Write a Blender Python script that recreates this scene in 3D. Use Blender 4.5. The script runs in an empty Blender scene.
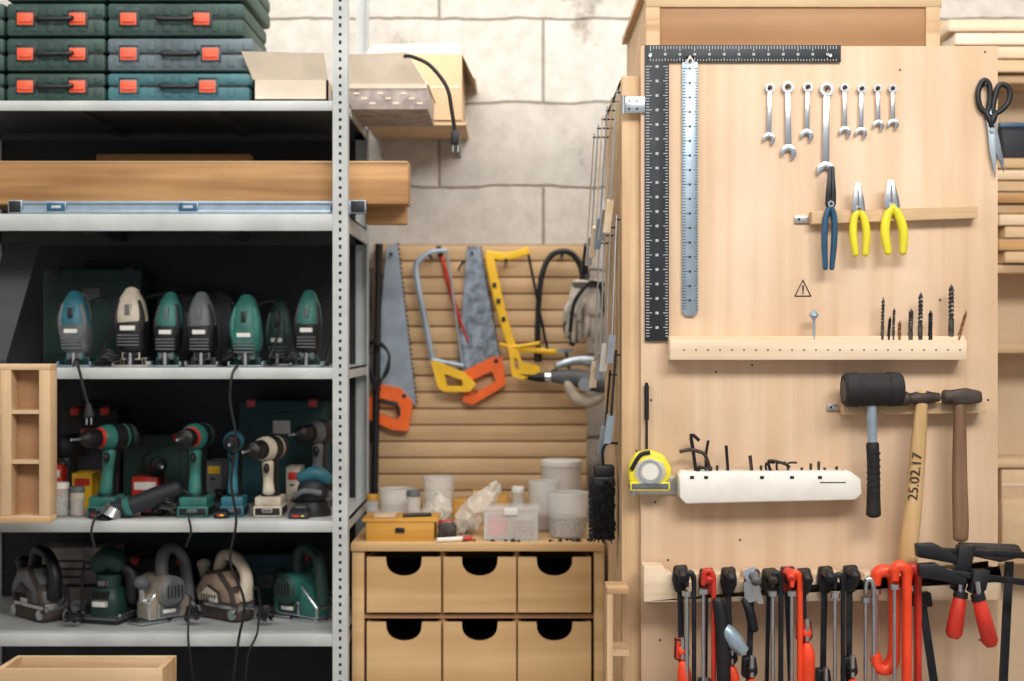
import bpy,bmesh,math,random
from mathutils import Vector,Matrix,Euler
random.seed(4)
# ---------------------------------------------------------------- image-pixel units
# most coordinates are camera-image pixels back-projected to depth d; k = metres per pixel there
F=50/36*1024; CX,CY,CH=512,340.5,1.4
def P(x,y,d): return Vector(((x-CX)*d/F,d,CH-(y-CY)*d/F))
def lin(h):
    if isinstance(h,str): c=[int(h[i:i+2],16)/255 for i in (0,2,4)]
    else: c=[v/255 for v in h]
    return [x/12.92 if x<=.04045 else ((x+.055)/1.055)**2.4 for x in c]
def newmat(n):
    m=bpy.data.materials.new(n); m.use_nodes=True; nt=m.node_tree
    return m,nt,nt.nodes['Principled BSDF']
def mat(n,h,rough=.5,metal=0,var=.15,sc=18,bump=0,alpha=1,coat=0,trans=0):
    m,nt,b=newmat(n); c=lin(h)
    tc=nt.nodes.new('ShaderNodeTexCoord'); no=nt.nodes.new('ShaderNodeTexNoise')
    no.inputs['Scale'].default_value=sc; no.inputs['Detail'].default_value=5
    nt.links.new(tc.outputs['Object'],no.inputs['Vector'])
    cr=nt.nodes.new('ShaderNodeValToRGB'); e=cr.color_ramp.elements
    e[0].position=.35;e[1].position=.65
    e[0].color=[x*(1-var) for x in c]+[1]; e[1].color=[min(1,x*(1+var)) for x in c]+[1]
    nt.links.new(no.outputs['Fac'],cr.inputs['Fac']); nt.links.new(cr.outputs['Color'],b.inputs['Base Color'])
    b.inputs['Roughness'].default_value=rough; b.inputs['Metallic'].default_value=metal
    b.inputs['Alpha'].default_value=alpha; b.inputs['Coat Weight'].default_value=coat
    b.inputs['Transmission Weight'].default_value=trans
    if bump:
        bp=nt.nodes.new('ShaderNodeBump'); bp.inputs['Strength'].default_value=bump; bp.inputs['Distance'].default_value=.003
        nt.links.new(no.outputs['Fac'],bp.inputs['Height']); nt.links.new(bp.outputs['Normal'],b.inputs['Normal'])
    return m
def wood(n,h1,h2,axis='x',sc=1,rough=.6,bl=.25):
    m,nt,b=newmat(n)
    tc=nt.nodes.new('ShaderNodeTexCoord'); mp=nt.nodes.new('ShaderNodeMapping')
    s=[34*sc]*3; s['xyz'.index(axis)]=1.6*sc; mp.inputs['Scale'].default_value=s
    no=nt.nodes.new('ShaderNodeTexNoise'); no.inputs['Scale'].default_value=1; no.inputs['Detail'].default_value=7
    no.inputs['Distortion'].default_value=.6
    n2=nt.nodes.new('ShaderNodeTexNoise'); n2.inputs['Scale'].default_value=3.5; n2.inputs['Detail'].default_value=3
    cr=nt.nodes.new('ShaderNodeValToRGB'); e=cr.color_ramp.elements
    e[0].position=.33;e[1].position=.62; e[0].color=lin(h2)+[1]; e[1].color=lin(h1)+[1]
    cr2=nt.nodes.new('ShaderNodeValToRGB'); e=cr2.color_ramp.elements
    e[0].position=.3;e[1].position=.7; v=1-bl; e[0].color=(v,v*.97,v*.94,1); e[1].color=(1,1,1,1)
    mx=nt.nodes.new('ShaderNodeMix'); mx.data_type='RGBA'; mx.blend_type='MULTIPLY'; mx.inputs[0].default_value=1
    L=nt.links.new
    L(tc.outputs['Object'],mp.inputs['Vector']);L(mp.outputs['Vector'],no.inputs['Vector']);L(tc.outputs['Object'],n2.inputs['Vector'])
    L(no.outputs['Fac'],cr.inputs['Fac']);L(n2.outputs['Fac'],cr2.inputs['Fac'])
    L(cr.outputs['Color'],mx.inputs[6]);L(cr2.outputs['Color'],mx.inputs[7]);L(mx.outputs[2],b.inputs['Base Color'])
    bp=nt.nodes.new('ShaderNodeBump'); bp.inputs['Strength'].default_value=.15; bp.inputs['Distance'].default_value=.002
    L(no.outputs['Fac'],bp.inputs['Height']);L(bp.outputs['Normal'],b.inputs['Normal'])
    b.inputs['Roughness'].default_value=rough
    return m
M=dict(
 ply=wood('birch_plywood','E2C6AA','D3B391','z',.5,.5,.16),
 plyd=wood('plywood_brown','B98F68','A67D56','x',.5,.6,.2),
 pine=wood('pine','E0C29C','C8A277','x',.8),
 pinez=wood('pine_vertical','DCBD97','C39D72','z',.8),
 pinew=wood('pine_pale','EDDBC2','DFC6A6','x',.8,.6,.12),
 beam=wood('beam_wood','CC9E68','A87A4A','x',1),
 slat=wood('slat_wood','DCBC92','C9A67A','x',.7,.6,.14),
 drawer=wood('drawer_ply','DCBA8A','C8A270','x',.6,.55,.16),
 ywood=wood('yellow_box_wood','D8A246','BA8732','x',1),
 handle=wood('handle_wood','D8B686','BE965F','z',1),
 handled=wood('handle_wood_old','8F6E52','66493A','z',1.2),
 card=mat('cardboard','DABC98',.8,0,.06),
 cardw=mat('cardboard_white','E6D8C4',.7,0,.06),
 print=mat('printed_carton','A99D98',.6,0,.3,30),
 gpaint=mat('grey_enamel','B8BDBE',.45,.0,.1,9),
 gunder=mat('underside_shade_and_grey_sheet','43474B',.6,.0,.15,9),  # enamel darkened to carry the shade under shelves; also the folded sheet's grey
 gdark=mat('dark_grey_and_shade_sheet','1D2129',.6,.1,.5,3),
 steel=mat('bright_steel','B9C4CC',.32,.85,.12,40),
 steelb=mat('ruler_steel','9DB0C0',.4,.5,.08,30),
 blade=mat('saw_blade_steel','98A3AF',.4,.55,.18,12),
 blade2=mat('saw_blade_stained','7F8B97',.45,.5,.5,38),
 bitst=mat('drill_bit_steel','6A6460',.38,.75,.5,60),
 chrome=mat('chrome','CDD2D8',.24,.95,.06,40),
 dsteel=mat('dark_steel','2F3136',.45,.7,.3,30),
 bsteel=mat('blackened_square_steel','2B3036',.5,.3,.2,20),
 iron=mat('cast_iron_worn','433A36',.6,.4,.35,40,.2),
 black=mat('black_plastic','101115',.5,0,.25,20),
 rubber=mat('black_rubber','19181A',.75,0,.25,25,.15),
 rubberg=mat('grey_rubber','57524F',.8,0,.25,35,.2),
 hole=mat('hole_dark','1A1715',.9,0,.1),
 teal=mat('teal_plastic','2B6C64',.5,0,.28,16),
 tealb=mat('teal_blue_plastic','276878',.5,0,.28,16),
 tealc=mat('dark_teal_case','1A4248',.6,0,.25,12),
 dgreen=mat('dark_green_plastic','1A3833',.52,0,.25,12),
 cgreen=mat('case_green','2E4944',.6,0,.18,9),
 cblue=mat('case_teal','3C6C74',.6,0,.18,9),
 cgrey=mat('case_grey_blue','5A6A71',.6,0,.18,9),
 red=mat('orange_red_latch','EE5530',.4,0,.1),
 redp=mat('red_paint','C22D1E',.4,0,.22,coat=.2),
 redo=mat('orange_red_paint','E8441E',.4,0,.14,coat=.2),
 orange=mat('orange_plastic','F0681F',.4,0,.08),
 yellow=mat('yellow_plastic','EFBE20',.4,0,.08),
 yellowl=mat('lime_yellow_grip','E9DC38',.45,0,.08),
 blue=mat('blue_plastic','2A5372',.4,0,.12),
 white=mat('white_plastic','E0DED8',.5,0,.04),
 cream=mat('cream_plastic','BDB3A2',.5,0,.2),
 creamd=mat('worn_silver_plastic','A39A8D',.45,.3,.25),
 greyp=mat('grey_plastic','5E6265',.55,0,.25),
 beige=mat('beige_metal','9C8878',.5,.3,.25),
 foam=mat('white_painted_wood','E9E6E0',.6,0,.05,20,.1),
 clear=mat('clear_plastic','F0F2F0',.15,0,.03,alpha=.28),
 bag=mat('plastic_bag','E8E4DA',.25,0,.1,alpha=.45),
 milk=mat('milky_plastic','E9E7DF',.35,0,.05,alpha=.7),
 screws=mat('steel_screws','8E8A84',.5,.4,.9,190,.8),
 rust=mat('rust_brown_screws','8A5A3A',.6,.2,.7,190,.5),
 cloth=mat('grey_cloth','BDB7AC',.9,0,.25,25,.3),
 ink=mat('ink_black','201E1E',.7,0,.1),
 tickw=mat('tick_white','B4B8BA',.6,0,.02),
 tan=mat('tan_wall_board','D8C0A2',.8,0,.08,3),
 floor=mat('concrete_floor','8C8780',.7,0,.15,3,.1),
 ceil=mat('ceiling_paint','D8D6D2',.8,0,.04,2),
 wside=mat('side_wall_paint','C9C6C0',.8,0,.06,2),
)
class B:
    def __init__(s,name,d):
        s.name=name;s.d=d;s.k=d/F;s.bm=bmesh.new();s.ms=[]
    def V(s,p):
        if isinstance(p,Vector): return p.copy()
        v=p[2] if len(p)>2 else 0
        return Vector(((p[0]-CX)*s.k,s.d+v*s.k,CH-(p[1]-CY)*s.k))
    def mi(s,m):
        m=M[m] if isinstance(m,str) else m
        if m not in s.ms: s.ms.append(m)
        return s.ms.index(m)
    def _fin(s,vs,fs,m,bv=0,mx=None,seg=2):
        i=s.mi(m)
        for f in fs: f.material_index=i
        if mx is not None: bmesh.ops.transform(s.bm,matrix=mx,verts=vs)
        bmesh.ops.recalc_face_normals(s.bm,faces=fs)
        if bv:
            ed=list({e for f in fs for e in f.edges if len(e.link_faces)==2 and e.calc_face_angle(0)>.5})
            bmesh.ops.bevel(s.bm,geom=ed,offset=bv*s.k,segments=seg,affect='EDGES',profile=.5,clamp_overlap=True)
        return s
    def prism(s,pts,ext,m,bv=0,mx=None):
        bm=s.bm;a=[bm.verts.new(s.V(p)) for p in pts];b=[bm.verts.new(v.co+ext) for v in a]
        n=len(a);fs=[bm.faces.new(a),bm.faces.new(b[::-1])]
        for i in range(n): fs.append(bm.faces.new((a[i],b[i],b[(i+1)%n],a[(i+1)%n])))
        return s._fin(a+b,fs,m,bv,mx)
    def poly(s,pts,v0,v1,m,bv=0):
        return s.prism([(p[0],p[1],v0) for p in pts],Vector((0,(v1-v0)*s.k,0)),m,bv)
    def box(s,x0,y0,x1,y1,v0,v1,m,bv=0,rot=None):
        mx=None
        if rot:
            c=s.V(((x0+x1)/2,(y0+y1)/2,(v0+v1)/2))
            mx=Matrix.Translation(c)@Euler([math.radians(r) for r in rot]).to_matrix().to_4x4()@Matrix.Translation(-c)
        return s.prism([(x0,y0,v0),(x1,y0,v0),(x1,y1,v0),(x0,y1,v0)],Vector((0,(v1-v0)*s.k,0)),m,bv,mx)
    def sweep(s,pts,rs,m,asp=1,seg=10,sm=0,rd=0,ref=None,closed=False,pw=2):
        W=[s.V(p) for p in pts];n=len(W)
        R=list(rs) if isinstance(rs,(list,tuple)) else [rs]*n
        if sm:
            W2=[];R2=[];N=n if closed else n-1
            for i in range(N):
                g=(lambda j:W[j%n]) if closed else (lambda j:W[max(0,min(n-1,j))])
                gr=(lambda j:R[j%n]) if closed else (lambda j:R[max(0,min(n-1,j))])
                for q in range(sm):
                    t=q/sm;c=lambda a,b,c_,d_:.5*((2*b)+(c_-a)*t+(2*a-5*b+4*c_-d_)*t*t+(3*b-a-3*c_+d_)*t**3)
                    W2.append(c(g(i-1),g(i),g(i+1),g(i+2)));R2.append(max(.05,c(gr(i-1),gr(i),gr(i+1),gr(i+2))))
            if not closed: W2.append(W[-1]);R2.append(R[-1])
            W,R=W2,R2;n=len(W)
        T=[]
        for i in range(n):
            a=W[(i-1)%n] if closed else W[max(0,i-1)];b=W[(i+1)%n] if closed else W[min(n-1,i+1)]
            t=b-a; T.append(t.normalized() if t.length>1e-9 else Vector((0,0,1)))
        if rd and not closed:
            r=R[0]*s.k;t=T[0];pre=[(W[0]-t*r*rd,.08*R[0]),(W[0]-t*r*rd*.85,.5*R[0]),(W[0]-t*r*rd*.5,.86*R[0])]
            r=R[-1]*s.k;t2=T[-1];po=[(W[-1]+t2*r*rd*.5,.86*R[-1]),(W[-1]+t2*r*rd*.85,.5*R[-1]),(W[-1]+t2*r*rd,.08*R[-1])]
            W=[a for a,_ in pre]+W+[a for a,_ in po];R=[b for _,b in pre]+R+[b for _,b in po];T=[t]*3+T+[t2]*3;n=len(W)
        rf=ref or Vector((0,1,0))
        if abs(T[0].dot(rf))>.92: rf=Vector((0,0,1))
        N=(rf-T[0]*rf.dot(T[0])).normalized();rings=[]
        for i in range(n):
            N=(N-T[i]*N.dot(T[i]));N=N.normalized() if N.length>1e-6 else Vector((0,1,0));S=T[i].cross(N)
            r=R[i]*s.k;ring=[]
            for j in range(seg):
                a=2*math.pi*(j+.5)/seg;c,q=math.cos(a),math.sin(a)
                if pw!=2: c=math.copysign(abs(c)**(2/pw),c);q=math.copysign(abs(q)**(2/pw),q)
                ring.append(s.bm.verts.new(W[i]+S*r*c+N*r*asp*q))
            rings.append(ring)
        fs=[]
        for i in range(n if closed else n-1):
            a,b=rings[i],rings[(i+1)%n]
            for j in range(seg): fs.append(s.bm.faces.new((a[j],a[(j+1)%seg],b[(j+1)%seg],b[j])))
        if not closed: fs+= [s.bm.faces.new(rings[0][::-1]),s.bm.faces.new(rings[-1])]
        return s._fin([],fs,m)
    def lathe(s,a,b,prof,m,seg=16,closed=False,cap=True):
        A=s.V(a);D=s.V(b)-A;T=D.normalized();rf=Vector((0,1,0))
        if abs(T.dot(rf))>.9: rf=Vector((0,0,1))
        N=(rf-T*rf.dot(T)).normalized();S=T.cross(N);rings=[]
        for t,r in prof:
            rings.append([s.bm.verts.new(A+D*t+(S*math.cos(2*math.pi*j/seg)+N*math.sin(2*math.pi*j/seg))*max(r,.02)*s.k) for j in range(seg)])
        fs=[];n=len(rings)
        for i in range(n if closed else n-1):
            p,q=rings[i],rings[(i+1)%n]
            for j in range(seg): fs.append(s.bm.faces.new((p[j],p[(j+1)%seg],q[(j+1)%seg],q[j])))
        if cap and not closed: fs+=[s.bm.faces.new(rings[0][::-1]),s.bm.faces.new(rings[-1])]
        return s._fin([],fs,m)
    def cyl(s,a,b,r,m,r2=None,seg=14): return s.lathe(a,b,[(0,r),(1,r if r2 is None else r2)],m,seg)
    def ring(s,c,ro,ri,v0,v1,m,seg=22):
        return s.lathe((c[0],c[1],v0),(c[0],c[1],v1),[(0,ri),(0,ro),(1,ro),(1,ri)],m,seg,closed=True)
    def ell(s,c,rx,ry,rv,m,seg=16):
        r=bmesh.ops.create_uvsphere(s.bm,u_segments=seg,v_segments=seg//2+2,radius=1)['verts']
        mx=Matrix.Translation(s.V(c))@Matrix.Diagonal((rx*s.k,rv*s.k,ry*s.k,1))
        return s._fin(r,list({f for v in r for f in v.link_faces}),m,0,mx)
    def holed(s,outer,inner,v0,v1,m,N=56):
        cx=sum(p[0] for p in inner)/len(inner);cy=sum(p[1] for p in inner)/len(inner)
        def hit(poly,a):
            dx,dy=math.cos(a),math.sin(a);best=0
            for i in range(len(poly)):
                x1,y1=poly[i][0]-cx,poly[i][1]-cy;x2,y2=poly[(i+1)%len(poly)][0]-cx,poly[(i+1)%len(poly)][1]-cy
                den=dx*(y2-y1)-dy*(x2-x1)
                if abs(den)<1e-9: continue
                t=(x1*(y2-y1)-y1*(x2-x1))/den;u=(x1*dy-y1*dx)/den
                if t>0 and -1e-6<=u<=1+1e-6: best=max(best,t)
            return (cx+dx*best,cy+dy*best)
        A=[2*math.pi*i/N for i in range(N)];o=[hit(outer,a) for a in A];q=[hit(inner,a) for a in A]
        mk=lambda L,v:[s.bm.verts.new(s.V((p[0],p[1],v))) for p in L]
        r=[mk(q,v0),mk(o,v0),mk(o,v1),mk(q,v1)];fs=[]
        for i in range(4):
            a,b=r[i],r[(i+1)%4]
            for j in range(N): fs.append(s.bm.faces.new((a[j],a[(j+1)%N],b[(j+1)%N],b[j])))
        return s._fin([],fs,m)
    def jitter(s,a):
        for v in s.bm.verts: v.co+=Vector([random.uniform(-a,a)*s.k for _ in range(3)])
        return s
    def done(s,flat=False,yaw=0):
        me=bpy.data.meshes.new(s.name);s.bm.verts.ensure_lookup_table()
        co=[v.co for v in s.bm.verts]
        c=Vector([(min(v[i] for v in co)+max(v[i] for v in co))/2 for i in range(3)])
        bmesh.ops.translate(s.bm,vec=-c,verts=s.bm.verts);s.bm.to_mesh(me);s.bm.free()
        for m in s.ms: me.materials.append(m)
        for p in me.polygons: p.use_smooth=not flat
        if not flat: me.set_sharp_from_angle(angle=math.radians(38))
        o=bpy.data.objects.new(s.name,me);o.location=c;o.rotation_euler=(0,0,math.radians(yaw));bpy.context.scene.collection.objects.link(o);return o
def fl(d): return CY+CH*F/d

# ================================================================ ROOM
def blockwall():
    m,nt,b=newmat('aerated_block_wall');L=nt.links.new;N=nt.nodes.new
    sp=N('ShaderNodeSeparateXYZ');cb=N('ShaderNodeCombineXYZ')
    geo=N('ShaderNodeNewGeometry');L(geo.outputs['Position'],sp.inputs[0])
    nz=N('ShaderNodeTexNoise');nz.inputs['Scale'].default_value=9;nz.inputs['Detail'].default_value=6
    L(geo.outputs['Position'],nz.inputs['Vector'])
    ad=N('ShaderNodeMath');ad.operation='MULTIPLY_ADD';ad.inputs[1].default_value=.03;L(nz.outputs['Fac'],ad.inputs[0]);L(sp.outputs['Z'],ad.inputs[2])
    ax=N('ShaderNodeMath');ax.operation='ADD';ax.inputs[1].default_value=.81;L(sp.outputs['X'],ax.inputs[0])
    az=N('ShaderNodeMath');az.operation='ADD';az.inputs[1].default_value=-.163;L(ad.outputs[0],az.inputs[0])
    L(ax.outputs[0],cb.inputs[0]);L(az.outputs[0],cb.inputs[1])
    br=N('ShaderNodeTexBrick');L(cb.outputs[0],br.inputs['Vector'])
    br.inputs['Scale'].default_value=1;br.inputs['Brick Width'].default_value=.6;br.inputs['Row Height'].default_value=.242
    br.inputs['Mortar Size'].default_value=.006;br.inputs['Mortar Smooth'].default_value=.8
    br.inputs['Color1'].default_value=lin('DBD8D2')+[1];br.inputs['Color2'].default_value=lin('C8C4BE')+[1];br.inputs['Mortar'].default_value=lin('958C80')+[1]
    n2=N('ShaderNodeTexNoise');n2.inputs['Scale'].default_value=2.6;n2.inputs['Detail'].default_value=9;n2.inputs['Roughness'].default_value=.65
    L(geo.outputs['Position'],n2.inputs['Vector'])
    cr=N('ShaderNodeValToRGB');e=cr.color_ramp.elements;e[0].position=.38;e[1].position=.44;e[0].color=lin('968878')+[1];e[1].color=(1,1,1,1)
    L(n2.outputs['Fac'],cr.inputs['Fac'])
    n3=N('ShaderNodeTexNoise');n3.inputs['Scale'].default_value=22;n3.inputs['Detail'].default_value=9;n3.inputs['Roughness'].default_value=.7
    L(geo.outputs['Position'],n3.inputs['Vector'])
    cr3=N('ShaderNodeValToRGB');e=cr3.color_ramp.elements;e[0].position=.32;e[1].position=.6;e[0].color=(.76,.745,.73,1);e[1].color=(1,1,1,1)
    L(n3.outputs['Fac'],cr3.inputs['Fac'])
    mx=N('ShaderNodeMix');mx.data_type='RGBA';mx.blend_type='MULTIPLY';mx.inputs[0].default_value=.8
    mx2=N('ShaderNodeMix');mx2.data_type='RGBA';mx2.blend_type='MULTIPLY';mx2.inputs[0].default_value=.8
    L(br.outputs['Color'],mx.inputs[6]);L(cr.outputs['Color'],mx.inputs[7]);L(mx.outputs[2],mx2.inputs[6]);L(cr3.outputs['Color'],mx2.inputs[7]);L(mx2.outputs[2],b.inputs['Base Color'])
    bp=N('ShaderNodeBump');bp.inputs['Strength'].default_value=.5;bp.inputs['Distance'].default_value=.01;bp.invert=True
    L(br.outputs['Fac'],bp.inputs['Height']);L(bp.outputs['Normal'],b.inputs['Normal']);b.inputs['Roughness'].default_value=.85
    return m
M['blocks']=blockwall()
def wbox(name,lo,hi,m):
    b=B(name,1);lo=Vector(lo);hi=Vector(hi)
    b.prism([Vector((lo.x,lo.y,lo.z)),Vector((hi.x,lo.y,lo.z)),Vector((hi.x,lo.y,hi.z)),Vector((lo.x,lo.y,hi.z))],Vector((0,hi.y-lo.y,0)),m);return b.done()
wbox('wall_back',(-3.2,4.10,0),(3.6,4.3,3.4),'blocks')
wbox('floor',(-3.2,-2.5,-.1),(3.6,4.3,0),'floor')
wbox('ceiling',(-3.2,-2.5,3.4),(3.6,4.3,3.5),'ceil')
wbox('wall_left',(-3.4,-2.5,0),(-3.2,4.3,3.4),'wside')
wbox('wall_right',(3.6,-2.5,0),(3.8,4.3,3.4),'wside')

# ================================================================ METAL SHELVING
SD=3.4; SH=[101,214,368,521,634]; LH=[10,17,11,11,12]
b=B('metal_shelving_unit',SD)
DP=.5/b.k
for x0,x1,s_ in((333,348,1),(-88,-73,0)):
    for v in(0,DP-12):
        b.box(x0,-60,x1,fl(SD),v-(3 if v==0 else -10),v-(2 if v==0 else -11),'gpaint')
        sx=x1-1 if s_ else x0
        b.box(sx,-60,sx+1,fl(SD),v-2,v+11,'gpaint')
for y in range(-50,int(fl(SD)),17):
    b.cyl((340.5,y,-3.05),(340.5,y,-2.9),1.7,'hole');b.box(339.3,y+6,341.7,y+10,-3.1,-2.9,'hole')
for y,h in zip(SH+[820],LH+[11]):
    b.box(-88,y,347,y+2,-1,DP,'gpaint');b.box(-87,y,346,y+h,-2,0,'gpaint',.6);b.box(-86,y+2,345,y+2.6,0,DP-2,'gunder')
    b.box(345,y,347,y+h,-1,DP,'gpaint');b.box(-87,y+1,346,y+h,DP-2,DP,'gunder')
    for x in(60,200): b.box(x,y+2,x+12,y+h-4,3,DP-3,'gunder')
b.box(-87,104,346,840,DP+1,DP+3,'gdark')  # dark sheet added to stand in for shade on the wall behind the shelves
b.done()
def sb(i,d): return CY+(SH[i]-CY)*SD/d   # image row of shelf top for an object whose front is at depth d

def tool_case(x0,y0,x1,y1,m,lat,d=3.42,dep=.32,lm='red'):
    b=B('power_tool_case',d);D=dep/b.k;ym=(y0+y1)/2-1;bv=3.2
    b.box(x0,y0,x1,ym-.5,0,D,m,bv);b.box(x0,ym+.5,x1,y1,0,D,m,bv);b.box(x0+2,ym-2,x1-2,ym+2,1.5,D-2,'black')
    w=x1-x0
    for i in range(int(w//16)):
        xx=x0+8+i*16
        b.box(xx,y0+4,xx+8,ym-3,-.9,2,m,.7);b.box(xx,ym+3,xx+8,y1-4,-.9,2,m,.7)
    for lx in lat:
        b.box(lx-2.5,ym-9,lx+18.5,ym+9,-1.2,1,'black',.6);b.box(lx-1,ym-6,lx+17,ym+8,-3,0,lm,1.2);b.box(lx+2,ym+2,lx+14,ym+4.5,-3.8,-2,lm,.5)
    c=(x0+x1)/2
    b.sweep([(c-17,ym,1),(c-17,ym,-4),(c-13,ym+2,-7),(c+13,ym+2,-7),(c+17,ym,-4),(c+17,ym,1)],2.4,'black',sm=3,seg=8)
    b.done()
for y0,y1,m in((73,101,'cgreen'),(38,71,'cgreen'),(3,36,'cgreen'),(-30,1,'cgreen')): tool_case(6,y0,105,y1,m,(70,18))
for y0,y1,m,dx in((73,101,'cblue',0),(38,71,'cgrey',3),(3,36,'cgreen',-6),(-30,1,'cgreen',-2)): tool_case(107,y0,250+dx,y1,m,(200+dx,121))
for y0,y1 in((73,101),(38,71),(3,36)): tool_case(-85,y0,4,y1,'cgreen',(-20,))
# cartons
b=B('open_cardboard_carton',3.42);D=.4/b.k
b.box(253,80,328,101,0,2,'cardw');b.box(253,80,255,101,0,D,'cardw');b.box(326,80,328,101,0,D,'cardw');b.box(253,80,328,101,D-2,D,'cardw');b.box(253,99,328,101,0,D,'cardw')
b.prism([(253,80,0),(328,80,0),(326,56,-14),(244,54,-14)],Vector((0,.004,.0)),'cardw')
b.prism([(253,80,D),(328,80,D),(330,58,D+6),(256,58,D+6)],Vector((0,.004,.0)),'card')
b.done()
b=B('printed_cardboard_carton',3.45)
b.box(332,84,427,107,14,130,'print',.5);b.box(333,82,426,86,13,131,'cardw')
b.prism([(350,82,14),(426,82,14),(406,51,4),(348,54,4)],Vector((0,.004,0)),'cardw')
b.prism([(426,82,14),(428,84,120),(412,51,120),(406,51,14)],Vector((.004,0,0)),'cardw')
for i in range(9): b.box(352+i*8,90+i%3*5,358+i*8,92+i%3*5,13.4,14.2,'cardw')
b.done()
b=B('cardboard_box',3.84);D=96
b.box(366,54,462,122,0,2,'card',.4);b.box(366,54,368,122,2,D,'card');b.box(460,54,462,122,2,D,'card');b.box(366,54,462,122,D-2,D,'card');b.box(366,120,462,122,0,D,'card')
b.box(368,86,460,88,-.5,1,'cardw')
b.prism([(462,54,0),(462,54,D),(474,76,D),(474,78,0)],Vector((.004,0,0)),'cardw')
b.prism([(366,54,0),(462,54,0),(455,38,22),(370,40,22)],Vector((0,.004,0)),'cardw');b.done()
b=B('wall_bracket_shelf',3.82);b.box(366,122.4,466,125,0,103,'card')
for x in(372,456): b.prism([(x,125,103),(x,125,40),(x,145,103)],Vector((.004,0,0)),'gpaint')
b.done()
b=B('black_power_cable',3.4)
b.sweep([(404,54,12),(411,56,2),(430,66,-4),(447,88,-5),(452,112,-3),(455,132,0)],2.0,'black',sm=5,rd=.6);b.box(451,130,459,145,-4,4,'black',1.5);b.cyl((453,145,0),(453,152,0),.9,'chrome');b.cyl((458,145,0),(458,152,0),.9,'chrome');b.done()
# lumber + level on shelf 2
b=B('timber_beam',3.46);b.box(-80,162,408,204,0,34,'beam',1);b.box(-80,161,408,163,-1,35,'pine',.4);b.done()
b=B('timber_offcut',3.57);b.box(-80,175,340,208,0,20,'beam',1);b.done()
b=B('timber_beam',3.46);b.box(362,166,404,221,37,52,'beam',1);b.done()
b=B('timber_offcut',3.66);b.box(96,154,250,170,0,20,'beam',1);b.box(96,168,250,196,1,20,'plyd',1);b.done()
b=B('spirit_level',3.42);yb=213.5
b.box(10,201,354,204,0,8,'steelb',.5);b.box(10,210,354,yb,0,8,'steelb',.5);b.box(10,203,354,211,2,6,'steelb')
b.box(8,200,22,yb,-.6,8.6,'black',1);b.box(350,200,366,yb,-.6,8.6,'black',1)
for x in(178,330,46): b.box(x,202,x+20,212,-.4,8,'blue',.8);b.box(x+5,205.5,x+15,208.5,-1,0,'tickw',.5)
b.done()
# ================================================================ JIGSAWS
def jigsaw(xc,h,m,d=3.55,w=14,acc='black',lean=0,trim='greyp'):
    yb=sb(2,d)-.2;b=B('electric_jigsaw',d);t=yb-h
    X=lambda f:xc+lean*f
    b.sweep([(X(1),t+5,4),(X(.9),t+14,2),(X(.7),t+28,0),(X(.5),t+38,-1)],[w*.5,w*.82,w,w*1.0],m,asp=1.15,sm=4,rd=.75,seg=16,pw=2.6)
    b.sweep([(X(.55),t+35,-1),(X(.3),t+46,-1),(xc,yb-18,0),(xc,yb-13,0)],[w*1.03,w*1.04,w*.95,w*.7],acc,asp=1.15,sm=3,rd=.15,seg=16,pw=3)
    for q in(-1,1): b.sweep([(X(.85)+q*w*.62,t+14,-w*.55),(X(.65)+q*w*.8,t+30,-w*.7),(X(.4)+q*w*.72,t+44,-w*.85)],[w*.16,w*.26,w*.22],acc,sm=3,rd=.6,seg=8)
    b.box(X(.8)-w*.22,t+16,X(.7)+w*.22,t+29,-w*1.18,-w*.6,'greyp' if acc=='black' else 'black',1)
    for q in range(4): b.box(X(.4)-w*.7,t+47+q*3.2,X(.4)+w*.7,t+48.3+q*3.2,-w*1.26,-w*.9,'greyp')
    b.box(X(.5)-w*.5,t+38,X(.5)+w*.5,t+43,-w*1.32,-w,'white',.5)
    b.box(xc-w*.6,yb-15,xc+w*.6,yb-7,-w*.8,w*1.2,trim,1.2)
    b.cyl((xc,yb-14,-w*.95),(xc,yb-3,-w*.95),2.1,'chrome');b.cyl((xc-4,yb-6,-w*.8),(xc+4,yb-6,-w*.8),3,'dsteel')
    b.box(xc-1,yb-6,xc+1,yb-.8,-w*1.05,-w*.6,'chrome')
    b.box(xc-w*1.15,yb-2,xc+w*1.15,yb,-w*1.2,w*2.1,'chrome',.5)
    for q in(-1,1): b.box(xc+q*w*1.15-1,yb-5.5,xc+q*w*1.15+1,yb,-w*1.0,w*2.1,'chrome',.4)
    for q in(-1,1): b.box(xc+q*w*.72-2,yb-9,xc+q*w*.72+2,yb-1,-3,14,'dsteel',.6)
    b.sweep([(X(.9),t+10,8),(X(.9),t+6,26),(X(.6),t+18,34),(X(.4),t+34,32),(X(.2),t+44,10)],[w*.4,w*.36,w*.36,w*.4,w*.5],acc,sm=4)
    b.sweep([(X(.9),t+12,34),(xc+w*1.3,t+6,40),(xc+w*1.9,t+30,30),(xc+w*1.2,yb-8,22),(xc+w*1.5,yb-1.4,8)],1.4,'black',sm=5,seg=6)
    b.done()
jigsaw(78,76,'tealb',w=14,lean=-4,acc='greyp');jigsaw(134,79,'cream',w=15,lean=-3,trim='dsteel')
jigsaw(168,75,'teal',w=13,lean=2);jigsaw(204,75,'greyp',w=13.5,lean=-3,trim='dsteel')
jigsaw(248,72,'teal',w=14.5,acc='teal',lean=-2);jigsaw(279,66,'dgreen',w=12,d=3.7,acc='dgreen');jigsaw(308,77,'teal',w=13,lean=1)
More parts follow.
